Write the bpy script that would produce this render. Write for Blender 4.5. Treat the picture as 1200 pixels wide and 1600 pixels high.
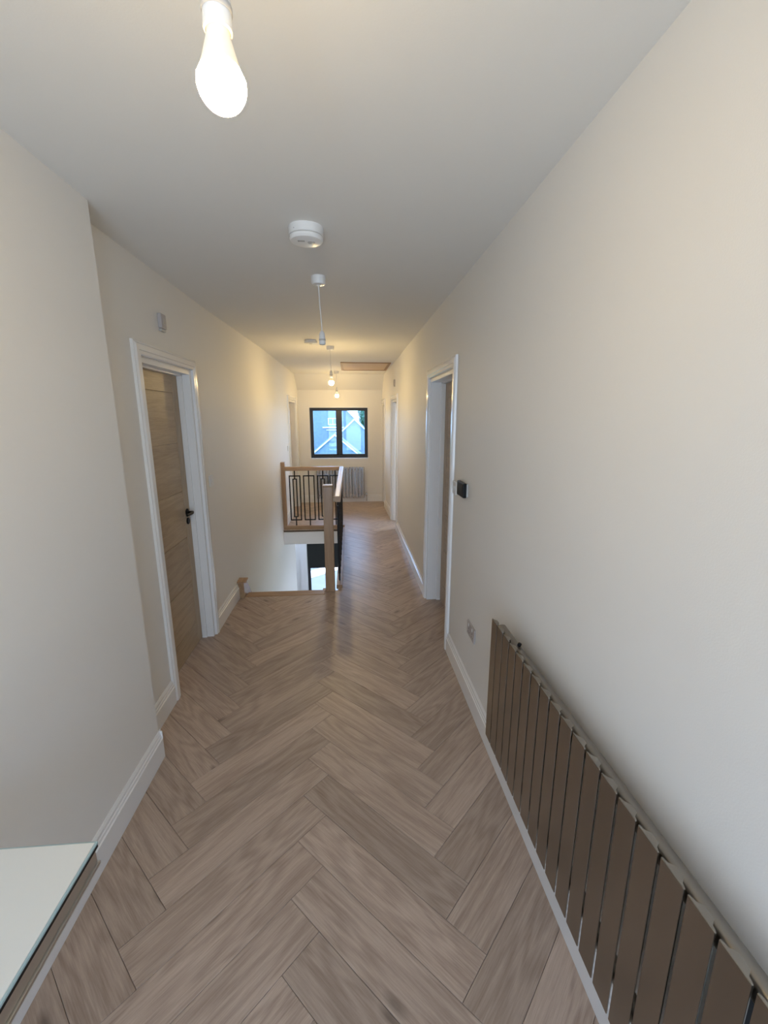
import bpy, bmesh, math, random
from mathutils import Vector, Matrix
random.seed(7)
for o in list(bpy.data.objects): bpy.data.objects.remove(o)
sc = bpy.context.scene
C = sc.collection
PI = math.pi

# ------------------------------------------------------------------ camera
cd = bpy.data.cameras.new('camera'); cam = bpy.data.objects.new('camera', cd); C.objects.link(cam)
cd.sensor_fit = 'HORIZONTAL'; cd.sensor_width = 36.0; cd.lens = 36.0*670.4164/1200.0
cd.clip_start = 0.02; cd.clip_end = 400
rt = Vector((0.99690, -0.01822, 0.07657)); fw = Vector((-0.07869, -0.21564, 0.97330)); 
# axes of the room written in camera terms (x right, y down, z ahead)
yaw, pit, rol = 0.0788, 0.2189, -0.0011
def rotm():
    cy, sy, cp, sp, cr, sr = math.cos(yaw), math.sin(yaw), math.cos(pit), math.sin(pit), math.cos(rol), math.sin(rol)
    Ry = Matrix(((cy,0,-sy),(0,1,0),(sy,0,cy))); Rp = Matrix(((1,0,0),(0,cp,-sp),(0,sp,cp))); Rr = Matrix(((cr,-sr,0),(sr,cr,0),(0,0,1)))
    return Rr @ Rp @ Ry
R = rotm()
r_, d_, f_ = R.col[0], R.col[1], R.col[2]           # right, down, forward of the room seen from the camera
cx = Vector((r_[0], f_[0], -d_[0])); cyv = Vector((r_[1], f_[1], -d_[1])); cz = Vector((r_[2], f_[2], -d_[2]))
cam.matrix_world = Matrix(((cx[0], -cyv[0], -cz[0], 0), (cx[1], -cyv[1], -cz[1], 0), (cx[2], -cyv[2], -cz[2], 1.66), (0,0,0,1)))
sc.camera = cam

# ------------------------------------------------------------------ world, sun, exposure
sc.view_settings.view_transform = 'Standard'; sc.view_settings.look = 'None'
sc.view_settings.exposure = 1.34; sc.view_settings.gamma = 1.0; sc.view_settings.use_curve_mapping = False
w = bpy.data.worlds.new('sky'); sc.world = w; w.use_nodes = True
nt = w.node_tree; nt.nodes.clear()
tc = nt.nodes.new('ShaderNodeTexCoord'); sx = nt.nodes.new('ShaderNodeSeparateXYZ'); rp = nt.nodes.new('ShaderNodeValToRGB')
bg = nt.nodes.new('ShaderNodeBackground'); ow = nt.nodes.new('ShaderNodeOutputWorld')
nt.links.new(tc.outputs['Generated'], sx.inputs[0]); nt.links.new(sx.outputs[2], rp.inputs[0])
nt.links.new(rp.outputs[0], bg.inputs[0]); nt.links.new(bg.outputs[0], ow.inputs[0])
rp.color_ramp.elements[0].position = 0.0; rp.color_ramp.elements[0].color = (0.72, 0.84, 1.0, 1)
rp.color_ramp.elements[1].position = 0.8; rp.color_ramp.elements[1].color = (0.50, 0.66, 1.0, 1)
bg.inputs[1].default_value = SKY = 3.9
sl = bpy.data.lights.new('sun', 'SUN'); sl.energy = 2.5; sl.angle = 0.01; sl.color = (1, 0.95, 0.86)
so = bpy.data.objects.new('sun', sl); C.objects.link(so)
so.rotation_euler = Vector((-0.75, 0.0, -0.8)).to_track_quat('-Z', 'Y').to_euler()
def portal(loc, direction, sx_, sy_):
    l = bpy.data.lights.new('portal', 'AREA'); l.shape = 'RECTANGLE'; l.size = sx_; l.size_y = sy_
    l.cycles.is_portal = True
    o = bpy.data.objects.new('portal', l); C.objects.link(o); o.location = loc
    o.rotation_euler = Vector(direction).to_track_quat('-Z', 'Y').to_euler()
portal((-0.2, -1.84, 1.2), (0, 1, 0), 1.5, 2.1)
portal((2.05, 7.2, -1.22), (-1, 0, 0), 1.6, 1.05)  # sky light through the added opening in the lower hall
portal((-0.2, 8.74, 1.35), (0, -1, 0), 1.15, 1.0)
BULB = 84.0; BULB_COL = (1.0, 0.715, 0.33)

# ------------------------------------------------------------------ dimensions
XR, XL, XN, H = 0.6844, -1.0726, -0.9677, 2.457
YE = 8.45
# ------------------------------------------------------------------ materials
def s2l(c):
    c = c/255.0
    return c/12.92 if c <= 0.04045 else ((c+0.055)/1.055)**2.4
def rgb(r, g, b): return (s2l(r), s2l(g), s2l(b), 1)
M = {}
def mat(name, col, rough=0.5, metal=0.0, spec=0.5, bump=0.0, bscale=200.0, var=0.0, vscale=3.0, coat=0.0):
    m = bpy.data.materials.new(name); m.use_nodes = True
    nt = m.node_tree; b = nt.nodes['Principled BSDF']
    b.inputs['Base Color'].default_value = col; b.inputs['Roughness'].default_value = rough
    b.inputs['Metallic'].default_value = metal; b.inputs['Specular IOR Level'].default_value = spec
    b.inputs['Coat Weight'].default_value = coat
    t = nt.nodes.new('ShaderNodeTexCoord')
    if bump > 0:
        n = nt.nodes.new('ShaderNodeTexNoise'); n.inputs['Scale'].default_value = bscale; n.inputs['Detail'].default_value = 3
        bp = nt.nodes.new('ShaderNodeBump'); bp.inputs['Strength'].default_value = bump; bp.inputs['Distance'].default_value = 0.002
        nt.links.new(t.outputs['Object'], n.inputs['Vector']); nt.links.new(n.outputs[0], bp.inputs['Height']); nt.links.new(bp.outputs[0], b.inputs['Normal'])
    if var > 0:
        n = nt.nodes.new('ShaderNodeTexNoise'); n.inputs['Scale'].default_value = vscale; n.inputs['Detail'].default_value = 4
        mx = nt.nodes.new('ShaderNodeMix'); mx.data_type = 'RGBA'
        mx.inputs[6].default_value = tuple(c*(1-var) for c in col[:3])+(1,); mx.inputs[7].default_value = tuple(min(1, c*(1+var)) for c in col[:3])+(1,)
        nt.links.new(t.outputs['Object'], n.inputs['Vector']); nt.links.new(n.outputs[0], mx.inputs[0]); nt.links.new(mx.outputs[2], b.inputs['Base Color'])
    M[name] = m; return m
mat('wall_paint', (0.80, 0.785, 0.752, 1), 0.6, spec=0.3, bump=0.12, bscale=260, var=0.012, vscale=2)
mat('ceiling_paint', (0.80, 0.79, 0.755, 1), 0.75, spec=0.2, bump=0.1, bscale=220, var=0.01)
mat('gloss_trim', (0.83, 0.83, 0.825, 1), 0.16, spec=0.5)
mat('white_plastic', (0.78, 0.78, 0.77, 1), 0.3)
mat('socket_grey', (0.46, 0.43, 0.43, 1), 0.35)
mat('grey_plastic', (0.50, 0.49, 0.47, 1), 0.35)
mat('black_metal', (0.006, 0.006, 0.007, 1), 0.5, spec=0.25)
mat('black_plastic', (0.004, 0.005, 0.006, 1), 0.4, spec=0.25)
mat('window_black', (0.010, 0.011, 0.014, 1), 0.4)
mat('subfloor', (0.10, 0.075, 0.055, 1), 0.9)
mat('pewter', (0.33, 0.30, 0.262, 1), 0.22, metal=1.0)
mat('pewter_pipe', (0.30, 0.275, 0.245, 1), 0.3, metal=1.0)
mat('silver', (0.62, 0.64, 0.68, 1), 0.25, metal=1.0)
mat('brass', (0.55, 0.45, 0.25, 1), 0.3, metal=1.0)
mat('chrome', (0.75, 0.75, 0.75, 1), 0.15, metal=1.0)
mat('hatch_wood', rgb(205, 180, 150), 0.6, var=0.08, vscale=12)
mat('hatch_dark', rgb(160, 132, 105), 0.6, var=0.08, vscale=12)
mat('mirror_edge', (0.60, 0.59, 0.56, 1), 0.28, metal=1.0)
mat('shelf_white', rgb(226, 228, 224), 0.10, coat=0.6, spec=0.5)
mat('glass_edge', rgb(165, 190, 195), 0.1, spec=0.8)
mat('slate', (0.15, 0.19, 0.24, 1), 0.8, var=0.25, vscale=3)
mat('brick_wall', (0.17, 0.205, 0.25, 1), 0.9, var=0.3, vscale=5)
mat('verge_white', (0.85, 0.88, 0.9, 1), 0.6)
mat('paving', (0.10, 0.11, 0.115, 1), 0.9, var=0.15, vscale=3)
mat('lawn', (0.10, 0.16, 0.06, 1), 0.95, var=0.4, vscale=2)
mat('hedge_green', (0.05, 0.11, 0.06, 1), 0.95, var=0.5, vscale=8)
mat('blind', (0.006, 0.010, 0.010, 1), 0.35, var=0.3, vscale=6)
def emis(name, col, s):
    m = bpy.data.materials.new(name); m.use_nodes = True; nt = m.node_tree; b = nt.nodes['Principled BSDF']
    b.inputs['Base Color'].default_value = (0.9, 0.85, 0.75, 1); b.inputs['Emission Color'].default_value = (*col, 1); b.inputs['Emission Strength'].default_value = s
    M[name] = m
emis('bulb_glow', BULB_COL, BULB)
emis('bulb_neck', (1.0, 0.78, 0.36), 0.10)
emis('bulb_glow_far', BULB_COL, BULB*2.2)
def glassm(name, tint, fac):
    m = bpy.data.materials.new(name); m.use_nodes = True; nt = m.node_tree; nt.nodes.clear()
    tr = nt.nodes.new('ShaderNodeBsdfTransparent'); tr.inputs[0].default_value = tint
    gl = nt.nodes.new('ShaderNodeBsdfGlossy'); gl.inputs['Roughness'].default_value = 0.02
    fr = nt.nodes.new('ShaderNodeFresnel'); fr.inputs[0].default_value = 1.45
    mx = nt.nodes.new('ShaderNodeMixShader'); o = nt.nodes.new('ShaderNodeOutputMaterial')
    nt.links.new(fr.outputs[0], mx.inputs[0]); nt.links.new(tr.outputs[0], mx.inputs[1]); nt.links.new(gl.outputs[0], mx.inputs[2]); nt.links.new(mx.outputs[0], o.inputs[0])
    M[name] = m
glassm('blue_glass', (0.70, 0.86, 1.0, 1), 0); glassm('clear_glass', (0.93, 0.97, 1.0, 1), 0)

def wood(name, light, dark, axis=0, scale=1.0, rough=0.38, per_object=True, knots=True, contrast=0.35, tint=0.2, bump=0.15):
    m = bpy.data.materials.new(name); m.use_nodes = True; nt = m.node_tree; N = nt.nodes; L = nt.links
    b = N['Principled BSDF']; b.inputs['Roughness'].default_value = rough
    t = N.new('ShaderNodeTexCoord'); oi = N.new('ShaderNodeObjectInfo')
    mul = N.new('ShaderNodeVectorMath'); mul.operation = 'SCALE'
    cmb = N.new('ShaderNodeCombineXYZ')
    for k in range(3):
        mm = N.new('ShaderNodeMath'); mm.operation = 'MULTIPLY'; mm.inputs[1].default_value = (13.7, 29.3, 7.1)[k]
        L.new(oi.outputs['Random'], mm.inputs[0]); L.new(mm.outputs[0], cmb.inputs[k])
    add = N.new('ShaderNodeVectorMath'); add.operation = 'ADD'; L.new(t.outputs['Object'], add.inputs[0])
    if per_object: L.new(cmb.outputs[0], add.inputs[1])
    def mapped(sl, sc_):
        mp = N.new('ShaderNodeMapping'); s = [sc_, sc_, sc_]; s[axis] = sl; mp.inputs['Scale'].default_value = s; L.new(add.outputs[0], mp.inputs[0]); return mp.outputs[0]
    # cathedral figure: distorted bands
    wv = N.new('ShaderNodeTexNoise'); wv.inputs['Scale'].default_value = 1.0; wv.inputs['Detail'].default_value = 2.0; wv.inputs['Distortion'].default_value = 0.6
    L.new(mapped(1.3*scale, 13.0*scale), wv.inputs['Vector'])
    m1 = N.new('ShaderNodeMath'); m1.operation = 'MULTIPLY'; m1.inputs[1].default_value = 26.0; L.new(wv.outputs[0], m1.inputs[0])
    m2 = N.new('ShaderNodeMath'); m2.operation = 'SINE'; L.new(m1.outputs[0], m2.inputs[0])
    fine = N.new('ShaderNodeTexNoise'); fine.inputs['Scale'].default_value = 1.0; fine.inputs['Detail'].default_value = 6.0; fine.inputs['Roughness'].default_value = 0.7
    L.new(mapped(9.0*scale, 200.0*scale), fine.inputs['Vector'])
    broad = N.new('ShaderNodeTexNoise'); broad.inputs['Scale'].default_value = 1.0; broad.inputs['Detail'].default_value = 3.0
    L.new(mapped(1.6*scale, 18.0*scale), broad.inputs['Vector'])
    # mix factor
    f1 = N.new('ShaderNodeMath'); f1.operation = 'MULTIPLY_ADD'; f1.inputs[1].default_value = 0.10; f1.inputs[2].default_value = 0.0; L.new(m2.outputs[0], f1.inputs[0])
    f2 = N.new('ShaderNodeMath'); f2.operation = 'MULTIPLY_ADD'; f2.inputs[1].default_value = 1.05; L.new(fine.outputs[0], f2.inputs[0]); L.new(f1.outputs[0], f2.inputs[2])
    f3 = N.new('ShaderNodeMath'); f3.operation = 'MULTIPLY_ADD'; f3.inputs[1].default_value = 0.45; L.new(broad.outputs[0], f3.inputs[0]); L.new(f2.outputs[0], f3.inputs[2])
    mr = N.new('ShaderNodeMapRange'); mr.inputs[1].default_value = 0.75-contrast; mr.inputs[2].default_value = 0.75+contrast; L.new(f3.outputs[0], mr.inputs[0])
    mx = N.new('ShaderNodeMix'); mx.data_type = 'RGBA'; mx.inputs[6].default_value = dark; mx.inputs[7].default_value = light; L.new(mr.outputs[0], mx.inputs[0])
    col = mx.outputs[2]
    if knots:
        vo = N.new('ShaderNodeTexVoronoi'); vo.inputs['Scale'].default_value = 1.0; vo.voronoi_dimensions = '2D'; L.new(mapped(1.3, 3.6), vo.inputs['Vector'])
        nd = N.new('ShaderNodeMapRange'); nd.inputs[1].default_value = 0.02; nd.inputs[2].default_value = 0.07; nd.inputs[3].default_value = 0.6; nd.inputs[4].default_value = 0.0
        L.new(vo.outputs['Distance'], nd.inputs[0])
        ph = N.new('ShaderNodeMapRange'); ph.inputs[1].default_value = 0.0; ph.inputs[2].default_value = 0.45; ph.inputs[3].default_value = 14.0; ph.inputs[4].default_value = 0.0
        L.new(vo.outputs['Distance'], ph.inputs[0]); m1.operation = 'MULTIPLY_ADD'; L.new(ph.outputs[0], m1.inputs[2])
        cm = N.new('ShaderNodeMath'); cm.operation = 'GREATER_THAN'; cm.inputs[1].default_value = 0.45
        sep = N.new('ShaderNodeSeparateColor'); L.new(vo.outputs['Color'], sep.inputs[0]); L.new(sep.outputs[0], cm.inputs[0])
        km = N.new('ShaderNodeMath'); km.operation = 'MULTIPLY'; L.new(nd.outputs[0], km.inputs[0]); L.new(cm.outputs[0], km.inputs[1])
        mk = N.new('ShaderNodeMix'); mk.data_type = 'RGBA'; mk.inputs[7].default_value = tuple(c*0.3 for c in dark[:3])+(1,); L.new(km.outputs[0], mk.inputs[0]); L.new(col, mk.inputs[6]); col = mk.outputs[2]
    if tint > 0:
        hs = N.new('ShaderNodeHueSaturation'); tm = N.new('ShaderNodeMapRange'); tm.inputs[3].default_value = 1-tint; tm.inputs[4].default_value = 1+tint
        L.new(oi.outputs['Random'], tm.inputs[0]); L.new(tm.outputs[0], hs.inputs['Value']); L.new(col, hs.inputs['Color']); col = hs.outputs[0]
    L.new(col, b.inputs['Base Color'])
    bp = N.new('ShaderNodeBump'); bp.inputs['Strength'].default_value = bump; bp.inputs['Distance'].default_value = 0.001
    L.new(fine.outputs[0], bp.inputs['Height']); L.new(bp.outputs[0], b.inputs['Normal'])
    M[name] = m; return m
wood('plank_oak', rgb(196, 176, 159), rgb(148, 127, 112), 0, 1.0, rough=0.36, tint=0.12, contrast=0.33)
wood('stair_oak', rgb(184, 152, 116), rgb(140, 107, 76), 2, 1.0, rough=0.33, tint=0.0, knots=False)
wood('stair_oak_y', rgb(184, 152, 116), rgb(140, 107, 76), 1, 1.0, rough=0.33, tint=0.0, knots=False)
wood('stair_oak_x', rgb(184, 152, 116), rgb(140, 107, 76), 0, 1.0, rough=0.33, tint=0.0, knots=False)
wood('door_oak_z', rgb(188, 168, 140), rgb(156, 136, 110), 2, 1.0, rough=0.45, tint=0.04, knots=False)
wood('door_oak_y', rgb(188, 168, 140), rgb(156, 136, 110), 1, 1.0, rough=0.45, tint=0.06, knots=False)

# ------------------------------------------------------------------ mesh helpers
class MB:
    def __init__(s): s.v = []; s.f = []
    def add(s, vs, fs):
        n = len(s.v); s.v += [Vector(v) for v in vs]; s.f += [tuple(i+n for i in f) for f in fs]; return s
    def box(s, x0, x1, y0, y1, z0, z1, W=None):
        vs = [(x, y, z) for x in (x0, x1) for y in (y0, y1) for z in (z0, z1)]
        if W: vs = [W(*v) for v in vs]
        return s.add(vs, [(0,1,3,2),(4,6,7,5),(0,4,5,1),(2,3,7,6),(0,2,6,4),(1,5,7,3)])
    def extrude(s, poly, vec):
        n = len(poly); a = [Vector(p) for p in poly]; b = [p+Vector(vec) for p in a]
        return s.add(a+b, [tuple(range(n))[::-1], tuple(range(n, 2*n))]+[(i, (i+1) % n, (i+1) % n+n, i+n) for i in range(n)])
    def lathe(s, c, prof, n=24, ax=(0,0,1), cap=True):
        ax = Vector(ax).normalized(); q = ax.to_track_quat('Z', 'X').to_matrix(); c = Vector(c); vs = []
        for r, z in prof:
            for k in range(n):
                a = 2*PI*k/n; vs.append(c+q @ Vector((r*math.cos(a), r*math.sin(a), z)))
        fs = []
        for j in range(len(prof)-1):
            for k in range(n): fs.append((j*n+k, j*n+(k+1) % n, (j+1)*n+(k+1) % n, (j+1)*n+k))
        if cap: fs += [tuple(range(n))[::-1], tuple((len(prof)-1)*n+k for k in range(n))]
        return s.add(vs, fs)
    def tube(s, pts, r, n=8):
        pts = [Vector(p) for p in pts]; vs = []; fs = []
        for i, p in enumerate(pts):
            t = (pts[min(i+1, len(pts)-1)]-pts[max(i-1, 0)]).normalized(); q = t.to_track_quat('Z', 'X').to_matrix()
            for k in range(n): a = 2*PI*k/n; vs.append(p+q @ Vector((r*math.cos(a), r*math.sin(a), 0)))
        for j in range(len(pts)-1):
            for k in range(n): fs.append((j*n+k, j*n+(k+1) % n, (j+1)*n+(k+1) % n, (j+1)*n+k))
        fs += [tuple(range(n))[::-1], tuple((len(pts)-1)*n+k for k in range(n))]
        return s.add(vs, fs)
    def build(s, name, m, parent=None, loc=None, bevel=0.0, smooth=False, seg=2, origin=None):
        wp = Vector((0,0,0))
        p = parent
        while p is not None: wp += Vector(p.location); p = p.parent
        org = Vector(origin) if origin is not None else wp
        me = bpy.data.meshes.new(name)
        me.from_pydata([tuple(v-org) for v in s.v], [], s.f); me.update()
        bm = bmesh.new(); bm.from_mesh(me); bmesh.ops.recalc_face_normals(bm, faces=bm.faces)
        if smooth:
            for f in bm.faces: f.smooth = True
            for e in bm.edges:
                if len(e.link_faces) == 2 and e.calc_face_angle(0) > 0.6: e.smooth = False
        bm.to_mesh(me); bm.free()
        me.materials.append(M[m] if isinstance(m, str) else m)
        o = bpy.data.objects.new(name, me); C.objects.link(o); o.parent = parent; o.location = org-wp
        if bevel > 0:
            b = o.modifiers.new('bevel', 'BEVEL'); b.width = bevel; b.segments = seg; b.limit_method = 'ANGLE'; b.angle_limit = 0.6
        return o
def tag(o, label=None, cat=None, group=None, kind=None):
    if label: o['label'] = label
    if cat: o['category'] = cat
    if group: o['group'] = group
    if kind: o['kind'] = kind
    return o
def empty(name, loc, label=None, cat=None, group=None, kind=None):
    o = bpy.data.objects.new(name, None); C.objects.link(o); o.location = loc; o.empty_display_size = 0.1
    return tag(o, label, cat, group, kind)
def copy_tree(o, parent=None):
    c = o.copy(); C.objects.link(c); c.parent = parent
    for ch in list(o.children): copy_tree(ch, c)
    return c
def struct(name, mb, m, **k):
    o = mb.build(name, m, **k)
    if k.get('parent') is None: o['kind'] = 'structure'
    return o
def wallmap(p0, p1, side):
    """local (s along the wall, n outward away from the hall, z) -> world"""
    p0 = Vector((*p0, 0)); p1 = Vector((*p1, 0)); d = (p1-p0).normalized(); nn = Vector((-d.y, d.x, 0))*(1 if side == 'L' else -1)
    return lambda s, n, z: p0+d*s+nn*n+Vector((0, 0, z)), (p1-p0).length
def wall_boxes(W, length, z0, z1, ops, t=0.2, s0=0.0):
    mb = MB(); cur = s0
    for a, b, zb, zt in sorted(ops):
        if a > cur: mb.box(cur, a, 0, t, z0, z1, W)
        if zb > z0: mb.box(a, b, 0, t, z0, zb, W)
        if zt < z1: mb.box(a, b, 0, t, zt, z1, W)
        cur = b
    if cur < length: mb.box(cur, length, 0, t, z0, z1, W)
    return mb
SKIRT = [(0,0),(-.018,0),(-.018,.104),(-.013,.107),(-.013,.119),(-.009,.122),(-.009,.134),(-.003,.145),(0,.145)]
def skirting(name, W, a, b, parent=None, mitre_a=0.0, mitre_b=0.0):
    mb = MB(); n = len(SKIRT)
    va = [W(a+mitre_a*(-p[0]), p[0], p[1]) for p in SKIRT]; vb = [W(b-mitre_b*(-p[0]), p[0], p[1]) for p in SKIRT]
    mb.add(va+vb, [tuple(range(n)), tuple(range(n, 2*n))[::-1]]+[(i, (i+1) % n, (i+1) % n+n, i+n) for i in range(n)])
    return struct(name, mb, 'gloss_trim', parent=parent)
ARCH = [(0,0),(0.0,-.012),(.006,-.018),(.022,-.018),(.026,-.0215),(.052,-.0215),(.062,-.014),(.068,-.014),(.070,0)]  # (across from the opening, n)
def architrave(W, a, b, zt, parent, ends=(1, 1)):
    k = len(ARCH)
    def strip(fn0, fn1, name='architrave'):
        mb = MB(); va = [fn0(u, n) for u, n in ARCH]; vb = [fn1(u, n) for u, n in ARCH]
        mb.add(va+vb, [tuple(range(k)), tuple(range(k, 2*k))[::-1]]+[(i, (i+1) % k, (i+1) % k+k, i+k) for i in range(k)])
        return mb.build(name, 'gloss_trim', parent)
    g = 0.004
    if ends[0]: strip(lambda u, n: W(a-g-u, n, 0), lambda u, n: W(a-g-u, n, zt+g+u))
    if ends[1]: strip(lambda u, n: W(b+g+u, n, 0), lambda u, n: W(b+g+u, n, zt+g+u))
    strip(lambda u, n: W(a-g-u, n, zt+g+u), lambda u, n: W(b+g+(u if ends[1] else -0.01), n, zt+g+u))
def door_set(name, W, a, b, zt, depth=0.13, leaf=None, ends=(1, 1), leaf_n=0.085, handle_at=None):
    """jamb lining, stops, architrave and (panelled oak) leaf"""
    org = W((a+b)/2, 0.06, 0)
    root = empty(name, org); root['kind'] = 'structure'
    t = 0.028
    for s0, s1 in ((a, a+t), (b-t, b)): MB().box(s0, s1, 0.0, depth, 0, zt, W).build('jamb', 'gloss_trim', root, bevel=.002)
    MB().box(a+t, b-t, 0.0, depth, zt-t, zt, W).build('head_jamb', 'gloss_trim', root, bevel=.002)
    sn0, sn1 = leaf_n-0.014, leaf_n-0.001
    for s0, s1 in ((a+t, a+t+.012), (b-t-.012, b-t)): MB().box(s0, s1, 0.03 if leaf is None else sn1-0.035, sn1, 0, zt-t, W).build('door_stop', 'gloss_trim', root, bevel=.001)
    MB().box(a+t, b-t, sn1-0.035, sn1, zt-t-.012, zt-t, W).build('door_stop', 'gloss_trim', root, bevel=.001)
    architrave(W, a, b, zt, root, ends)
    if leaf == 'oak':
        A, B, Z0, Z1 = a+t+.003, b-t-.003, 0.006, zt-t-.003; n0, n1 = leaf_n, leaf_n+.036
        lf = MB().box(A, B, n0+.006, n1, Z0, Z1, W).build('door_leaf', 'door_oak_z', root)
        st = 0.095
        for s0, s1 in ((A, A+st), (B-st, B)): MB().box(s0, s1, n0, n0+.008, Z0, Z1, W).build('stile', 'door_oak_z', lf, bevel=.002)
        rails = [Z0, Z0+.17]; MB().box(A+st+.001, B-st-.001, n0, n0+.008, Z0, Z0+.17, W).build('rail', 'door_oak_y', lf, bevel=.002)
        MB().box(A+st+.001, B-st-.001, n0, n0+.008, Z1-.12, Z1, W).build('rail', 'door_oak_y', lf, bevel=.002)
        nb = 5; hh = (Z1-.12-Z0-.17)/nb
        for k in range(nb):
            z = Z0+.17+k*hh; MB().box(A+st+.004, B-st-.004, n0+.001, n0+.008, z+.0025, z+hh-.0025, W).build('panel_board', 'door_oak_y', lf, bevel=.002)
        if handle_at:
            sh, zh, dr = handle_at
            mb = MB(); c = W(sh, n0, zh); ax = W(sh, n0-1, zh)-c
            mb.lathe(c, [(.026, 0), (.026, .006), (.022, .009), (.010, .010), (.009, .045), (.0, .047)], 20, ax)
            mb.lathe(W(sh, n0, zh-.062), [(.024, 0), (.024, .006), (.020, .009), (.0, .009)], 20, ax)
            h = mb.build('door_handle', 'black_metal', lf, smooth=True); h['label'] = 'black lever handle with round rose and lock plate'
            mb = MB(); pts = [W(sh, n0-.040, zh), W(sh+dr*.02, n0-.046, zh), W(sh+dr*.06, n0-.048, zh+.001), W(sh+dr*.115, n0-.044, zh+.002)]
            mb.tube(pts, .009, 10); mb.build('lever', 'black_metal', lf, smooth=True)
    elif leaf == 'open':
        pass
    return root

# ================================================================== STRUCTURE
# ---- floor: base slab and herringbone planks
FX0, FX1, FY0, FY1 = -1.30, 0.95, -1.6, 8.62
WX, WY0, WY1 = -0.14, 3.955, 6.33          # stairwell: x < WX, WY0..WY1
slab = MB().box(FX0, FX1, FY0, WY0-.02, -.22, -.011).box(WX, FX1, WY0-.02, WY1, -.22, -.011).box(FX0, FX1, WY1, FY1, -.22, -.011)
floor = slab.build('floor', 'subfloor'); floor['kind'] = 'structure'
def clip(poly, a, b, c):   # keep a*x+b*y<=c
    out = []
    for i in range(len(poly)):
        p, q = poly[i], poly[(i+1) % len(poly)]; dp, dq = a*p[0]+b*p[1]-c, a*q[0]+b*q[1]-c
        if dp <= 0: out.append(p)
        if (dp < 0 < dq) or (dq < 0 < dp): t = dp/(dp-dq); out.append((p[0]+t*(q[0]-p[0]), p[1]+t*(q[1]-p[1])))
    return out
def cliprect(poly, x0, x1, y0, y1):
    for a, b, c in ((-1,0,-x0),(1,0,x1),(0,-1,-y0),(0,1,y1)):
        poly = clip(poly, a, b, c)
        if len(poly) < 3: return []
    return poly
def area(p): return abs(sum(p[i][0]*p[(i+1) % len(p)][1]-p[(i+1) % len(p)][0]*p[i][1] for i in range(len(p))))/2
PW, PL, G = 0.1503, 0.7515, 0.0006
r2 = math.sqrt(0.5)
full_plank = None; n_pl = 0
def plank_mesh(polys):
    bm = bmesh.new()
    for poly in polys:
        top = [bm.verts.new((x, y, 0)) for x, y in poly]
        low = [bm.verts.new((x, y, -.011)) for x, y in poly]
        f = bm.faces.new(top)
        n = len(poly)
        for i in range(n): bm.faces.new((top[(i+1) % n], top[i], low[i], low[(i+1) % n]))
    bmesh.ops.recalc_face_normals(bm, faces=bm.faces)
    for f in bm.faces:
        pass
    # tiny bevelled arris along the top edges
    es = [e for e in bm.edges if all(abs(v.co.z) < 1e-6 for v in e.verts)]
    bmesh.ops.bevel(bm, geom=es, offset=.0011, segments=1, affect='EDGES', profile=0.5)
    me = bpy.data.meshes.new('plank'); bm.to_mesh(me); bm.free(); me.materials.append(M['plank_oak']); return me
for typ in 'AB':
    x0b, y0b = (-0.767, 1.309) if typ == 'A' else (-0.2356, 1.4153)
    u = (r2, r2) if typ == 'A' else (r2, -r2); v = (r2, -r2) if typ == 'A' else (r2, r2)
    for mcol in (-2, -1, 0, 1, 2):
        for k in range(-26, 60):
            qx, qy = x0b+mcol*PL*2*r2, y0b+k*PW*2*r2
            def tw(a, b): return (qx+u[0]*a+v[0]*b, qy+u[1]*a+v[1]*b)
            poly = [tw(G, G), tw(PL-G, G), tw(PL-G, PW-G), tw(G, PW-G)]
            lim = (XN-.01 if False else FX0+.05, 0.93, FY0, YE+.05)
            cl = cliprect(poly, *lim)
            if len(cl) < 3 or area(cl) < 1e-4: continue
            hitwell = cliprect(cl, -9, WX, WY0, WY1)
            if len(hitwell) >= 3 and area(hitwell) > 1e-5:
                parts = [cliprect(cl, -9, 9, -9, WY0), cliprect(cl, WX, 9, WY0, WY1), cliprect(cl, -9, 9, WY1, 99)]
                parts = [p for p in parts if len(p) >= 3 and area(p) > 1e-4]
            else: parts = [cl]
            if not parts: continue
            # behind the walls nothing shows: drop planks wholly beyond them
            if all(max(p[0] for p in pp) < XL-.14 or min(p[0] for p in pp) > XR+.2 for pp in parts): continue
            if all(max(p[0] for p in pp) < XN-.03 and max(p[1] for p in pp) < 1.85 for pp in parts): continue
            ang = math.atan2(u[1], u[0])
            ca, sa = math.cos(-ang), math.sin(-ang)
            cxm, cym = tw(PL/2, PW/2)
            loc_polys = [[((x-cxm)*ca-(y-cym)*sa, (x-cxm)*sa+(y-cym)*ca) for x, y in pp] for pp in parts]
            whole = len(parts) == 1 and abs(area(parts[0])-(PL-2*G)*(PW-2*G)) < 1e-5
            if whole:
                if full_plank is None: full_plank = plank_mesh([[(-PL/2+G, -PW/2+G), (PL/2-G, -PW/2+G), (PL/2-G, PW/2-G), (-PL/2+G, PW/2-G)]])
                me = full_plank
            else: me = plank_mesh(loc_polys)
            o = bpy.data.objects.new('plank', me); C.objects.link(o); o.parent = floor
            o.location = (cxm, cym, 0); o.rotation_euler = (0, 0, ang); n_pl += 1
print('planks', n_pl)

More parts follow.
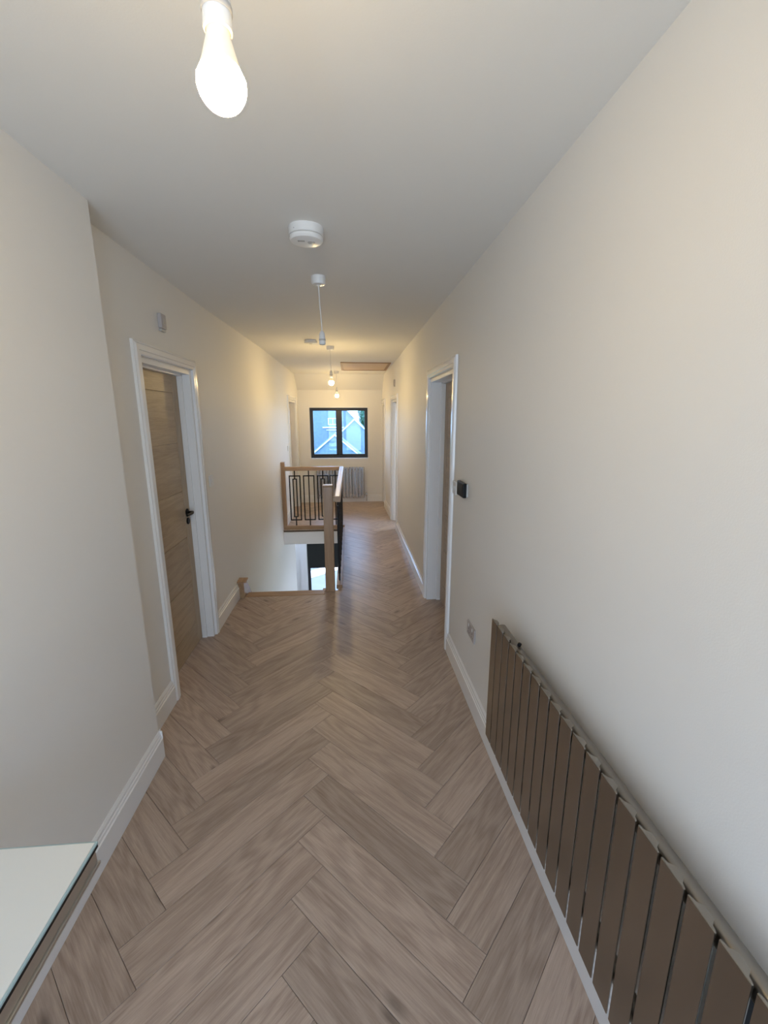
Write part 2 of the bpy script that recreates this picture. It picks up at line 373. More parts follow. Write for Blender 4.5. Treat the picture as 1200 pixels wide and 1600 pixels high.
# ---- walls
TW = 0.22
def Wy(x, side): return wallmap((x, 0), (x, 1), side)[0]      # s = world y
WN = Wy(XN, 'L'); WL = Wy(XL, 'L'); WR = Wy(XR, 'R')
struct('wall_left_near', MB().box(-1.32, XN, -1.6, 1.915, 0, H), 'wall_paint')
LDA, LDB, LDZ = 2.415, 3.155, 1.965
mb = wall_boxes(WL, 3.6, 0, H, [(LDA, LDB, 0, LDZ)], TW, 1.915)
W2L, len2L = wallmap((XL, 3.6), (-.96, 8.62), 'L')
FDA, FDB, FDZ = 3.70, 4.50, 1.93
struct('wall_left', mb, 'wall_paint')
struct('wall_left_stairwell', wall_boxes(W2L, len2L, 0, H, [(FDA, FDB, 0, FDZ)], TW).box(.4, 2.72, 0, .05, -.224, 0, W2L), 'wall_paint')
struct('wall_left_lower', MB().box(XL-TW, XL, 2.5, 7.98, -2.7, -.224).box(XL-TW, XL, 3.965, 6.32, -.224, 0), 'wall_paint')
RDA, RDB, RDZ = 2.85, 3.70, 1.965
mb = wall_boxes(WR, 6.0, 0, H, [(RDA, RDB, 0, RDZ)], TW, -1.6)
W2R, len2R = wallmap((XR, 6.0), (.632, 8.62), 'R')
D2A, D2B, D2Z = .20, .83, 1.90
D3A, D3B, D3Z = 1.925, 2.40, 1.90
mb2 = wall_boxes(W2R, len2R, 0, H, [(D2A, D2B, 0, D2Z), (D3A, D3B, 0, D3Z)], TW)
mb.add(mb2.v, mb2.f)
struct('wall_right', mb, 'wall_paint')
# end wall with window opening
WX0, WX1, WZ0, WZ1 = -.765, .366, .848, 1.837
mb = MB()
for b in ((-1.4, WX0, 0, 2.6), (WX1, 1.1, 0, 2.6), (WX0, WX1, 0, WZ0), (WX0, WX1, WZ1, 2.6)): mb.box(b[0], b[1], YE, YE+.27, b[2], b[3])
struct('wall_end', mb, 'wall_paint')
# back wall (behind the photographer) with its tall window
mb = MB()
for b in ((-1.32, -.95, 0, H), (.55, .95, 0, H), (-.95, .55, 0, .15), (-.95, .55, 2.25, H)): mb.box(b[0], b[1], -1.82, -1.6, b[2], b[3])
struct('wall_back', mb, 'wall_paint')
# ceiling: level, easing a little lower to the far end, then the slope down to the window wall
prof = [(-1.82, H), (5.5, H), (8.12, 2.41), (YE+.02, 2.135), (YE+.27, 2.135), (YE+.27, 2.75), (-1.82, 2.75)]
struct('ceiling', MB().extrude([(-1.34, y, z) for y, z in prof], (2.36, 0, 0)), 'ceiling_paint')

# ---- skirtings
skirting('baseboard_left', WN, -1.6, 1.915+.018, mitre_b=1.0)
Wret = lambda s, n, z: Vector((XN+.018-s, 1.915-n, z))
skirting('baseboard_left', Wret, 0.0, .11, mitre_a=1.0)
skirting('baseboard_left', WL, 1.935, LDA-.075)
skirting('baseboard_left', WL, LDB+.075, 3.6); 
skirting('baseboard_left', W2L, .0, .245)
skirting('baseboard_left', W2L, 2.84, FDA-.075)
skirting('baseboard_right', WR, -1.6, RDA-.075)
skirting('baseboard_right', WR, RDB+.075, 6.0); skirting('baseboard_right', W2R, 0, D2A-.075)
skirting('baseboard_right', W2R, D2B+.075, D3A-.075)
We = lambda s, n, z: Vector((s, YE+n, z))
skirting('baseboard_end', We, -.96, .63)

# ---- doors
door_set('door_1', WL, LDA, LDB, LDZ, leaf='oak', leaf_n=.085, handle_at=(LDB-.028-.062, 1.0, -1))
door_set('door_2', WR, RDA, RDB, RDZ, depth=.17, leaf='oak', leaf_n=.125, handle_at=(RDA+.095, 1.0, 1))
door_set('door_3', W2L, FDA, FDB, FDZ, depth=.15, leaf='oak', leaf_n=.11, ends=(1, 1))
door_set('door_4', W2R, D2A, D2B, D2Z, depth=.18, leaf=None, ends=(1, 1))
door_set('door_5', W2R, D3A, D3B, D3Z, depth=.15, leaf='oak', leaf_n=.11, ends=(1, 0))
# side room beyond the open doorway, lit by its own window
mb = MB().box(.95, 3.0, 5.0, 5.2, -.01, 2.6).box(.95, 3.0, 8.4, 8.6, -.01, 2.6)
for b in ((5.0, 5.7, 0, 2.6), (7.9, 8.6, 0, 2.6), (5.7, 7.9, 0, .9), (5.7, 7.9, 2.0, 2.6)): mb.box(3.0, 3.2, b[0], b[1], b[2], b[3])
struct('wall_side_room', mb, 'wall_paint')
struct('ceiling_side_room', MB().box(.9, 3.2, 5.0, 8.6, 2.6, 2.7), 'ceiling_paint')
struct('floor_side_room', MB().box(.95, 3.2, 5.0, 8.6, -.22, -.002), 'plank_oak')
def window(name, x0, x1, y, z0, z1, splits, m_frame='window_black', fr=.055, sash=.0, glass='blue_glass', depth=.07):
    root = empty(name, ((x0+x1)/2, y, z0)); root['kind'] = 'structure'
    mb = MB().box(x0, x1, y, y+depth, z0, z0+fr).box(x0, x1, y, y+depth, z1-fr*.75, z1).box(x0, x0+fr*.8, y, y+depth, z0+fr, z1-fr*.75).box(x1-fr*.8, x1, y, y+depth, z0+fr, z1-fr*.75)
    mb.build('window_frame', m_frame, root, bevel=.003)
    a, b = x0+fr*.8, x1-fr*.8; n = splits; wd = (b-a)/n
    for k in range(n):
        A, B = a+k*wd, a+(k+1)*wd; zA, zB = z0+fr, z1-fr*.75; c = .045 if n > 1 else .03
        ss = MB().box(A, A+c*(1.3 if k else .35), y+.004, y+depth-.01, zA, zB).box(B-c*(1.3 if k < n-1 else .35), B, y+.004, y+depth-.01, zA, zB).box(A+c*.3, B-c*.3, y+.004, y+depth-.01, zA, zA+c*.55).box(A+c*.3, B-c*.3, y+.004, y+depth-.01, zB-c*.3, zB).build('casement', m_frame, root, bevel=.002)
        MB().box(A+c*.3, B-c*.3, y+.03, y+.036, zA+.01, zB-.01).build('pane', glass, ss)
    return root
window('window_1', -.753, .354, YE+.10, WZ0+.014, WZ1-.012, 2)
struct('trim_1', MB().box(WX0+.001, WX1-.001, YE-.008, YE+.10, WZ0-.014, WZ0+.013), 'gloss_trim')
MBt = MB().box(WX0, -.753, YE-.002, YE+.17, WZ0+.013, WZ1).box(.354, WX1, YE-.002, YE+.17, WZ0+.013, WZ1).box(-.753, .354, YE-.002, YE+.17, WZ1-.012, WZ1)
struct('trim_2', MBt, 'gloss_trim')
window('window_2', -.95, .55, -1.75, .15, 2.25, 2, glass='clear_glass')

# ---- stairwell: white apron round the opening
struct('trim_3', MB().box(XL, WX+.02, WY1-.014, WY1+.0, -.224, -.035), 'gloss_trim')
struct('trim_4', MB().box(WX-.0, WX+.012, WY0, WY1-.014, -.224, -.012), 'gloss_trim')
struct('trim_5', MB().box(XL, WX, WY0-.032, WY0-.021, -.224, -.035), 'gloss_trim')
# ---- lower hall
LZ = -2.7
struct('floor_lower', MB().box(-1.9, 2.0, 1.9, 8.72, LZ-.1, LZ), 'plank_oak')
LX0, LX1 = -.925, .25
mb = MB()
for b in ((-1.9, LX0, LZ, -.22), (LX1, 2.0, LZ, -.22), (LX0, LX1, LZ, -2.0), (LX0, LX1, -.45, -.22)): mb.box(b[0], b[1], YE, YE+.27, b[2], b[3])
mb.box(-1.9, -1.7, 7.3, YE, LZ, -.22).box(1.8, 2.0, 1.9, 4.6, LZ, -.22).box(1.8, 2.0, 8.0, YE, LZ, -.22).box(1.8, 2.0, 4.6, 8.0, LZ, -1.75).box(1.8, 2.0, 4.6, 8.0, -.7, -.22).box(1.8, 2.0, 4.6, 6.4, -1.75, -.7).box(-1.29, 2.0, 1.7, 1.9, LZ, -.22).box(-1.9, -1.29, 7.1, 7.3, LZ, -.22)  # unseen opening added on the right to brighten the lower hall
struct('wall_lower', mb, 'wall_paint')
struct('trim_6', MB().box(-1.045, LX0, YE-.02, YE, LZ, -.45).box(LX0-.0, LX0+.014, YE-.02, YE+.2, -2.0, -.45), 'gloss_trim')
root = window('window_3', LX0+.014, LX1, YE+.10, -2.0, -.45, 1, glass='clear_glass')
bl = empty('roller_blind', (-.33, YE+.08, -.45), 'dark roller blind half lowered over the downstairs window', 'blind')
MB().box(LX0+.02, LX1-.01, YE+.085, YE+.09, -1.375, -.5).build('blind_cloth', 'blind', bl)
MB().tube([(LX0+.02, YE+.075, -.485), (LX1-.01, YE+.075, -.485)], .022, 12).build('roller', 'black_plastic', bl, smooth=True)
MB().box(LX0+.02, LX1-.01, YE+.08, YE+.095, -1.41, -1.375).build('bottom_bar', 'window_black', bl, bevel=.003)

# ================================================================== STAIRCASE
st = empty('staircase', (-.66, 3.95, 0), 'oak staircase with straight flight going down from the landing beside the left wall', 'staircase')
MB().box(-1.0, -.262, 3.862, 3.972, -.03, .006).build('nosing', 'stair_oak_x', st, bevel=.006, seg=3)
poly = [(3.842, -.21), (3.842, .150), (3.925, .158), (4.02, .06), (6.28, -2.33), (6.28, -2.6), (6.15, -2.6), (3.87, -.30)]
MB().extrude([(XL+.012, y, z) for y, z in poly], (.055, 0, 0)).build('string', 'stair_oak_y', st, bevel=.003)
MB().extrude([(XL+.005, 3.838, .150), (XL+.005, 3.932, .160), (XL+.005, 3.932, .172), (XL+.005, 3.838, .162)], (.084, 0, 0)).build('string_cap', 'stair_oak_y', st, bevel=.003)
MB().extrude([(-.294, y, z) for y, z in [(4.0, -.03), (4.1, -.03), (6.28, -2.33), (6.28, -2.6), (6.15, -2.6), (4.0, -.42)]], (.03, 0, 0)).build('string', 'stair_oak_y', st, bevel=.003)
for k in range(1, 13):
    y = 3.95+.193*(k-1); z = -.2077*k
    MB().box(XL+.068, -.296, y-.0, y+.22, z-.03, z).build('tread', 'stair_oak_x', st, bevel=.004)
    MB().box(XL+.068, -.296, y+.0, y+.014, z, z+.177).build('riser', 'gloss_trim', st)

# ---- balustrade
ba = empty('stair_balustrade', (-.205, 3.95, 0), 'oak balustrade with black rectangle pattern metal spindles around the stairwell', 'balustrade')
def newel(x0, x1, y0, y1, z0, z1, cap):
    MB().box(x0, x1, y0, y1, z0, z1).build('newel_post', 'stair_oak', ba, bevel=.004)
    MB().box(x0-cap, x1+cap, y0-cap, y1+cap, z1, z1+.014).build('newel_cap', 'stair_oak_x', ba, bevel=.005)
newel(-.257, -.168, 3.935, 4.02, -.10, 1.028, .002)
newel(-1.012, -.957, 6.345, 6.43, -.02, 0.995, .003)
RX = -.128
# handrails
def rail(p0, p1, name, m, hw=.031, h=.055, top=None):
    p0, p1 = Vector(p0), Vector(p1); d = (p1-p0).normalized(); s = Vector((-d.y, d.x, 0))*hw
    u = Vector((0, 0, h))
    prof = [-s*1.0, s*1.0, s*1.0+u*.72, s*.86+u*.93, s*.6+u, -s*.6+u, -s*.86+u*.93, -s*1.0+u*.72]
    MB().extrude([p0+q for q in prof], p1-p0).build(name, m, ba)
rail((RX+.002, 3.94, .884), (RX+.002, 6.395, .884), 'handrail', 'stair_oak_y')
rail((-.957, 6.388, .884), (RX-.029, 6.388, .884), 'handrail', 'stair_oak_x')
MB().box(-1.0, RX+.03, 6.335, 6.40, -.03, .056).build('base_rail', 'stair_oak_x', ba, bevel=.003)
MB().box(RX-.028, RX+.030, 4.021, 6.334, -.012, .030).build('base_rail', 'stair_oak_y', ba, bevel=.003)
def spindle(kind, axis, c, other, zb, zt):
    mb = MB(); t = .008
    def bar(a0, a1, z0, z1):
        if axis == 'x': mb.box(a0, a1, other-t, other+t, z0, z1)
        else: mb.box(other-t, other+t, a0, a1, z0, z1)
    w_ = .084
    z0, z1 = .135, .815
    bar(c-w_, c-w_+2*t, z0, z1); bar(c+w_-2*t, c+w_, z0, z1)
    bar(c-w_+2*t, c+w_-2*t, z1-2*t, z1); bar(c-w_+2*t, c+w_-2*t, z0, z0+2*t)
    if kind == 'B': bar(c-t, c+t, zb, z0); bar(c-t, c+t, z0+2*t, z1-2*t); bar(c-t, c+t, z1, zt)
    else:
        i = .033
        bar(c-i, c-i+2*t, .187, .767); bar(c+i-2*t, c+i, .187, .767); bar(c-i+2*t, c+i-2*t, .755, .767); bar(c-i+2*t, c+i-2*t, .187, .199)
        bar(c-t, c+t, zb, z0); bar(c-t, c+t, z0+2*t, .187); bar(c-t, c+t, .767, z1-2*t); bar(c-t, c+t, z1, zt)
    o = mb.build('spindle', 'black_metal', ba)
for k in range(4): spindle('AB'[k % 2], 'x', -.819+.206*k if k < 3 else -.225, 6.367, .055, .886)
for k in range(11): spindle('AB'[k % 2], 'y', 4.15+.207*k, RX, .028, .886)

# ================================================================== RADIATORS
def slat_prof(w_, d1, d2, flat):
    h = w_/2
    if flat: return [(-h, 0), (h, 0), (h, .004), (h*.62, .007), (h*.35, d1), (-h*.35, d1), (-h*.62, .007), (-h, .004)]
    return [(h*math.cos(a), d1*(0.5-0.5*math.sin(a))*2) for a in [2*PI*k/20 for k in range(20)]]
def radiator(root, n, pitch, place, z0, z1, prof, m, mb_coll):
    first = None
    for k in range(n):
        if first is None:
            mb = MB(); c, vecs = place(k)
            mb.extrude([c+vecs[0]*a+vecs[1]*b+Vector((0, 0, z0)) for a, b in prof], (0, 0, z1-z0))
            first = mb.build('column', m, root, origin=c+Vector((0, 0, z0)), bevel=.0012); base = c
        else:
            o = first.copy(); C.objects.link(o); c, _ = place(k); o.location = first.location+(c-base)
    return first
ra = empty('radiator', (XR-.08, 1.0, .27), 'long bronze radiator of flat vertical panels on the right wall', 'radiator')
RXF = .584; NS = 20
radiator(ra, NS, .067, lambda k: (Vector((RXF, 1.629-.0335-.067*k, 0)), (Vector((0, 1, 0)), Vector((1, 0, 0)))), .268, .830, slat_prof(.0588, .017, 0, True), 'pewter', None)
ye0, ye1 = 1.629-.067*NS, 1.629
for z in (.325, .778):
    mb = MB(); zc, rx, rz, xc = z, .0175, .021, .630
    poly = [(xc+rx*math.copysign(abs(math.cos(a))**.6, math.cos(a)), 0, zc+rz*math.copysign(abs(math.sin(a))**.6, math.sin(a))) for a in [2*PI*k/16 for k in range(16)]]
    mb.extrude([(x, ye0+.01, zz) for x, _, zz in poly], (0, ye1-ye0-.012, 0)).build('header_pipe', 'pewter_pipe', ra, smooth=True)
for y in (ye0+.2, ye1-.2):
    MB().box(.640, XR-.001, y-.015, y+.015, .36, .72).build('wall_bracket', 'black_metal', ra, bevel=.002)
MB().lathe((.632, 1.45, .800), [(.007, 0), (.007, .012), (.004, .014), (0, .014)], 12, (.5, 0, 1)).build('air_vent', 'black_metal', ra, smooth=True)
MB().tube([(.622, ye1-.05, .27), (.622, ye1-.05, .305)], .012, 10).tube([(.622, ye1-.05, .272), (XR-.004, ye1-.05, .272)], .008, 10).build('valve', 'chrome', ra, smooth=True)
rb = empty('radiator', (-.19, YE-.07, .09), 'silver radiator of rounded columns below the window', 'radiator')
RA0, RA1 = -.661, .282; nf = 15; pf = (RA1-RA0)/nf
radiator(rb, nf, pf, lambda k: (Vector((RA0+pf*(k+.5), YE-.095, 0)), (Vector((1, 0, 0)), Vector((0, 1, 0)))), .09, .70, [(.84*a, b) for a, b in [(pf/2*math.cos(t), .018-.018*math.sin(t)) for t in [2*PI*k/16 for k in range(16)]]], 'silver', None)
for z in (.14, .65): MB().tube([(RA0+.01, YE-.045, z), (RA1-.01, YE-.045, z)], .016, 12).build('header_pipe', 'silver', rb, smooth=True)
for x in (RA0+.2, RA1-.2): MB().box(x-.015, x+.015, YE-.032, YE-.001, .2, .6).build('wall_bracket', 'silver', rb)
MB().tube([(RA1-.01, YE-.045, .14), (RA1+.035, YE-.045, .14), (RA1+.036, YE-.045, .02)], .009, 10).lathe((RA1+.036, YE-.045, .115), [(.015, 0), (.017, .01), (.017, .06), (.012, .07), (0, .07)], 14).build('valve', 'chrome', rb, smooth=True)

# ================================================================== CEILING THINGS
ROSE = [(.043, 0), (.043, -.012), (.041, -.034), (.036, -.044), (.012, -.047), (.009, -.052), (0, -.052)]
def ceil_z(y): return H if y < 5.5 else H+(2.41-H)*(y-5.5)/(8.12-5.5)
def pendant(name, x, y, drop, lit, label, dx=0.0, glow='bulb_glow', flexm='white_plastic', zc=None, big=1.0):
    zc = ceil_z(y)
    root = empty(name, (x, y, zc), label, 'pendant light', 'pendant lights along the landing ceiling')
    MB().lathe((x, y, zc), ROSE, 28).build('ceiling_rose', 'white_plastic', root, smooth=True)
    zh = zc-drop     # top of lampholder
    MB().tube([(x, y, zc-.05), (x+dx*.25, y, zc-.05-(drop-.05)*.35), (x+dx*.8, y, zc-.05-(drop-.05)*.75), (x+dx, y, zh-.002)], .0032*(1.0), 8).build('flex', flexm, root, smooth=True)
    X = x+dx
    ax = Vector((dx*.6, 0, -1)) if not lit else Vector((dx*.5, 0, -1))
    MB().lathe((X, y, zh), [(.005, 0), (.011, .004), (.0165, .018), (.0175, .040), (.0195, .042), (.0195, .075), (.0170, .077), (.0170, .055), (.0, .055)], 24, ax).build('lampholder', 'white_plastic', root, smooth=True)
    MB().lathe((X, y, zh), [(.0200, .046), (.0207, .048), (.0207, .054), (.0200, .056)], 24, ax, cap=False).build('shade_ring', 'grey_plastic', root, smooth=True)
    if lit:
        b = MB().lathe((X, y, zh), [(.0150, .060), (.0158, .078), (.0175, .086), (.0215*big, .108), (.0245*big, .119)], 28, ax, cap=False).build('bulb_neck', 'bulb_neck', root, smooth=True)
        pr = [(.0247*big, .1195), (.0275*big, .126), (.0298*big, .131)]+[(.0305*big*math.cos(a), .1345+.032*big*math.sin(a)) for a in [PI/2*k/10 for k in range(1, 10)]]+[(0.0005, .1345+.032*big)]
        MB().lathe((X, y, zh), pr, 28, ax, cap=False).build('bulb_globe', glow, root, smooth=True)
    return root
pendant('pendant_light', -.170, .735, .205, True, 'lit warm bulb hanging nearest, at the top of the photo', big=1.12)
pendant('pendant_light', -.165, 2.76, .297, False, 'empty white lampholder hanging on its flex, without a bulb', dx=.012)
pendant('pendant_light', -.207, 5.31, .270, True, 'lit bulb hanging between the loft hatch and the empty lampholder', dx=.004, glow='bulb_glow_far')
pendant('pendant_light', -.205, 7.70, .270, True, 'lit bulb hanging farthest along, just above the window', glow='bulb_glow_far')
def alarm(x, y, r, h, label, dome):
    root = empty('smoke_alarm', (x, y, H), label, 'smoke alarm')
    if dome:
        MB().lathe((x, y, H), [(r, 0), (r*1.0, -h*.55), (r*.975, -h*.58)], 40).build('base', 'white_plastic', root, smooth=True)
        MB().lathe((x, y, H), [(r*.95, -h*.58), (r*.95, -h*.66)], 40).build('vent_ring', 'grey_plastic', root, smooth=True)
        MB().lathe((x, y, H), [(r*.975, -h*.66), (r*.975, -h*.8), (r*.9, -h*.93), (r*.72, -h), (0, -h)], 40).build('cover', 'white_plastic', root, smooth=True)
        MB().lathe((x+r*.30, y-r*.1, H-h), [(r*.22, 0), (r*.22, -.002), (r*.18, -.003), (0, -.003)], 20).build('test_button', 'grey_plastic', root, smooth=True)
        for k in range(5):
            a = 3.4+k*.35; MB().box(x-r*.45+k*.006, x-r*.45+k*.006+.0025, y-r*.35, y-r*.15, H-h-.0006, H-h+.001).build('sounder_slot', 'black_plastic', root)
        MB().box(x-r*.62, x-r*.62+.006, y-r*.80, y-r*.80+.004, H-h*.42, H-h*.35).build('indicator', 'black_plastic', root)
    else:
        MB().lathe((x, y, H), [(r*.85, 0), (r*.95, -h*.3), (r, -h*.55), (r*.94, -h*.85), (r*.6, -h), (0, -h)], 36).build('cover', 'white_plastic', root, smooth=True)
        MB().lathe((x, y, H-h), [(r*.25, 0), (r*.24, -.002), (0, -.002)], 20).build('test_button', 'grey_plastic', root, smooth=True)
    return root
alarm(-.172, 2.10, .075, .058, 'round white smoke alarm between the nearest lit bulb and the empty lampholder', True)
alarm(-.395, 4.92, .070, .036, 'flat white smoke alarm beside the empty lampholder, farther along', False)
lh = empty('loft_hatch', (.25, 7.05, 2.43), 'brown unpainted wooden loft hatch in the ceiling', 'loft hatch')
hx0, hx1, hy0, hy1 = -.115, .628, 6.62, 7.5
def cz2(y): return ceil_z(y)-.002
def slope_box(mb, x0, x1, y0, y1, up, dn):
    mb.add([(x, y, cz2(y)+(up if t else -dn)) for x in (x0, x1) for y in (y0, y1) for t in (0, 1)], [(0,1,3,2),(4,6,7,5),(0,4,5,1),(2,3,7,6),(0,2,6,4),(1,5,7,3)])
    return mb
fr = MB()
for b in ((hx0, hx1, hy0, hy0+.03), (hx0, hx1, hy1-.03, hy1), (hx0, hx0+.035, hy0+.03, hy1-.03), (hx1-.035, hx1, hy0+.03, hy1-.03)): slope_box(fr, *b, .001, .012)
fr.build('hatch_frame', 'hatch_dark', lh)
slope_box(MB(), hx0+.037, hx1-.037, hy0+.032, hy1-.032, .001, .006).build('hatch_panel', 'hatch_wood', lh)

# ================================================================== WALL PLATES
def plate(name, W, s, z, w_, h_, label, cat, rockers=1, t=.009, m='white_plastic'):
    root = empty(name, W(s, -.004, z), label, cat)
    MB().box(s-w_/2, s+w_/2, -t, 0, z-h_/2, z+h_/2, W).build('plate', m, root, bevel=.003)
    for k in range(rockers):
        c = s+(k-(rockers-1)/2)*.03; MB().box(c-.010, c+.010, -t-.004, -t, z-.014, z+.014, W).build('rocker', m, root, bevel=.002)
    return root
plate('light_switch', WL, 3.375, 1.18, .086, .086, 'white light switch beside the architrave of the left door', 'light switch')
plate('light_switch', WR, 2.731, 1.205, .086, .086, 'white light switch next to the black thermostat', 'light switch', 2)
plate('light_switch', W2L, 3.50, 1.16, .086, .086, 'small white light switch beside the far door above the stairwell', 'light switch')
th = empty('thermostat', (XR-.02, 2.50, 1.24), 'black rectangular thermostat on the right wall beside the door', 'thermostat')
WRs = WR
MB().box(2.425, 2.561, -.010, 0, 1.197, 1.275, WR).build('back_plate', 'grey_plastic', th, bevel=.002)
MB().box(2.42, 2.566, -.032, -.010, 1.193, 1.279, WR).build('case', 'black_plastic', th, bevel=.004)
MB().box(2.435, 2.551, -.0335, -.032, 1.203, 1.269, WR).build('screen', 'black_plastic', th)
so_ = empty('double_socket', WR(2.225, -.004, .447), 'pale grey double power socket low on the right wall by the radiator', 'power socket')
MB().box(2.152, 2.298, -.009, 0, .404, .490, WR).build('plate', 'socket_grey', so_, bevel=.003)
for c in (2.19, 2.26):
    MB().box(c-.006, c+.006, -.012, -.009, .464, .482, WR).build('rocker', 'white_plastic', so_, bevel=.001)
    for (a, b_, w1, h1) in ((0, .022, .004, .009), (-.011, 0, .007, .004), (.011, 0, .007, .004)):
        MB().box(c+a-w1/2, c+a+w1/2, -.0095, -.0089, .430+b_-h1/2-.004, .430+b_+h1/2-.004, WR).build('pin_hole', 'black_plastic', so_)
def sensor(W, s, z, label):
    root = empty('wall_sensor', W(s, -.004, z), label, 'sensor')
    MB().box(s-.034, s+.034, -.022, 0, z-.036, z+.044, W).build('case', 'socket_grey', root, bevel=.004)  # white case, with the shade on it put into the colour as grey
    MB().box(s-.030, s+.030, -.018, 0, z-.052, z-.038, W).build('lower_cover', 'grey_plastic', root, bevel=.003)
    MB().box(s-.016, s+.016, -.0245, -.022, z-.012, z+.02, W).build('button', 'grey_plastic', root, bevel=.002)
sensor(WL, 2.735, 2.19, 'small white sensor box, greyed for the shade, on the wall above the left door')
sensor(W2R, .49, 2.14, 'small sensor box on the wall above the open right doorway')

# ================================================================== SHELF (bottom left)
sh = empty('wall_shelf', (-.8, .4, .7), 'white glass-topped wall shelf with mirrored grey edge at the left wall', 'shelf')
SX, SY = -.570, .812
MB().box(XN, SX-.004, -.5, SY-.003, .698, .735).build('body', 'mirror_edge', sh, bevel=.002)
MB().box(XN, SX+.0005, -.5, SY, .690, .698).build('edge_strip', 'mirror_edge', sh, bevel=.001)
MB().box(XN, SX+.0008, -.5, SY-.001, .735, .742).build('gap_shade_strip', 'black_plastic', sh)  # solid black strip put in for the shade under the glass lip
MB().box(XN+.0, SX+.001, -.5, SY+.001, .742, .748).build('glass_lip', 'glass_edge', sh, bevel=.001)
MB().box(XN+.0, SX-.003, -.5, SY-.004, .748, .7495).build('top', 'shelf_white', sh)

# ================================================================== OUTSIDE
GZ = -3.0
struct('ground', MB().box(-60, 60, 8.9, 120, GZ-.2, GZ), 'lawn')
struct('driveway', MB().box(-6, 4, 8.9, 20, GZ, GZ+.03), 'paving')
struct('sun_stripe', MB().extrude([(-3.0, 10.6, GZ+.03), (1.5, 14.2, GZ+.03), (1.5, 14.75, GZ+.03), (-3.0, 11.0, GZ+.03)], (0, 0, .06)), 'verge_white')  # white strip laid down in place of the diagonal sun patch
def prism_house(root, cxh, hw, y0, y1, zb, ze, za, mwall, mroof, ov=.35, vw=.16):
    MB().extrude([(cxh-hw, y0, zb), (cxh+hw, y0, zb), (cxh+hw, y0, ze), (cxh, y0, za), (cxh-hw, y0, ze)], (0, y1-y0, 0)).build('wall', mwall, root)
    sl_ = (za-ze)/hw
    for sg in (-1, 1):
        e = (cxh+sg*(hw+ov), ze-sl_*ov)
        th_ = .12
        MB().extrude([(cxh, y0-ov, za+.02), (e[0], y0-ov, e[1]+.02), (e[0], y0-ov, e[1]+.02+th_), (cxh, y0-ov, za+.02+th_)], (0, y1-y0+ov, 0)).build('roof_slope', mroof, root)
        MB().extrude([(cxh, y0-ov-.05, za-.10), (e[0], y0-ov-.05, e[1]-.10), (e[0], y0-ov-.05, e[1]-.10+vw+.12), (cxh, y0-ov-.05, za-.10+vw+.12)], (0, .05, 0)).build('verge_board', 'verge_white', root)
hs = empty('house', (-1.6, 50, GZ), 'slate blue neighbouring house with white verge boards seen through the window', 'house')
prism_house(hs, -2.6, 5.5, 50, 60, GZ, -.9, 4.9, 'brick_wall', 'slate', ov=.3, vw=.10)
def hwin(x0, x1, y, z0, z1):
    f = MB().box(x0, x1, y-.06, y, z0, z0+.07).box(x0, x1, y-.06, y, z1-.07, z1).box(x0, x0+.07, y-.06, y, z0+.07, z1-.07).box(x1-.07, x1, y-.06, y, z0+.07, z1-.07).box((x0+x1)/2-.03, (x0+x1)/2+.03, y-.06, y, z0+.07, z1-.07).build('window', 'verge_white', hs)
    MB().box(x0+.07, x1-.07, y-.03, y-.01, z0+.07, z1-.07).build('pane', 'brick_wall', f)
hwin(-2.4, -1.3, 50, .75, 1.5)
MB().box(-3.0, -.5, 49.8, 50, .40, .52).build('gutter', 'verge_white', hs); MB().box(-2.6, -.5, 49.85, 50, .15, .22).build('gutter', 'verge_white', hs)
MB().box(-.62, -.5, 49.85, 50, GZ, .15).build('downpipe', 'verge_white', hs)
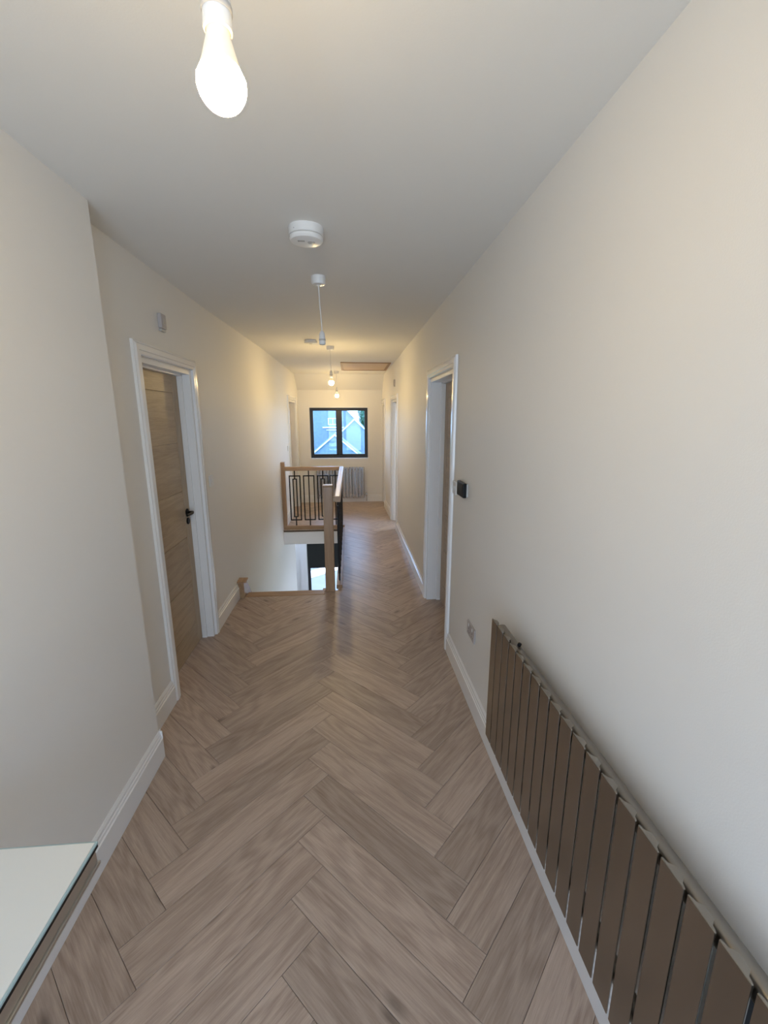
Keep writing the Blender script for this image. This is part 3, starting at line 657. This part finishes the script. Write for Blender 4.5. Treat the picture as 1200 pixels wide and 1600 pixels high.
# tile courses on the wall, thin proud strips
tl = MB()
for k in range(26): tl.box(-8.0, 2.8, 49.975, 50.0, GZ+.1+k*.22, GZ+.14+k*.22)
po = empty('porch', (.4, 48, GZ), 'small gabled dormer porch with white edges on the front of the neighbouring house', 'porch')
hs2 = po
prism_house(po, .55, 1.5, 47.5, 49.6, GZ, .0, 1.4, 'brick_wall', 'slate', ov=.15, vw=.04)
ga = empty('garage', (-1.5, 44, GZ), 'low gabled outbuilding with white verge in front of the neighbouring house', 'outbuilding')
prism_house(ga, -1.45, 3.0, 43, 46.5, GZ, -2.55, -.05, 'slate', 'slate', ov=.2, vw=.03)
fn = empty('garden_fence', (-2, 38, GZ), 'pale garden fence below the neighbouring houses', 'fence')
for k in range(14):
    MB().box(-6+k*.8, -6+k*.8+.77, 38, 38.04, GZ, GZ+1.35).build('panel', 'verge_white' if k % 3 else 'brick_wall', fn)
MB().box(-6, 5.2, 37.98, 38.06, GZ+1.36, GZ+1.46).build('top_rail', 'verge_white', fn)
def tree(x, y, z, r, label, seed):
    root = empty('tree', (x, y, GZ), label, 'tree'); rnd = random.Random(seed)
    MB().tube([(x, y, GZ), (x+.1, y, z-r*.3)], .14, 8).build('trunk', 'stair_oak', root)
    bm = bmesh.new(); bmesh.ops.create_icosphere(bm, subdivisions=4, radius=1.0)
    for v in bm.verts:
        n = v.co.normalized(); k = .75+.35*rnd.random()+.15*math.sin(n.x*5+seed)*math.cos(n.z*4); v.co = Vector((n.x*r*k, n.y*r*k, n.z*r*1.2*k))
    me = bpy.data.meshes.new('crown'); bm.to_mesh(me); bm.free(); me.materials.append(M['hedge_green'])
    o = bpy.data.objects.new('crown', me); C.objects.link(o); o.parent = root; o.location = (0, 0, z-GZ)
tree(2.5, 64, 1.6, 1.35, 'dark green tree rising behind the roof of the neighbouring house', 3)
# garden wall just outside the lower window
gw = empty('garden_wall', (-1, 14, GZ), 'low pale garden wall in the sunlit driveway outside', 'wall')
MB().box(-4, -.2, 13.9, 14.1, GZ+.03, GZ+.7).build('wall', 'brick_wall', gw); MB().box(-4.02, -.18, 13.87, 14.13, GZ+.7, GZ+.76).build('coping', 'verge_white', gw)
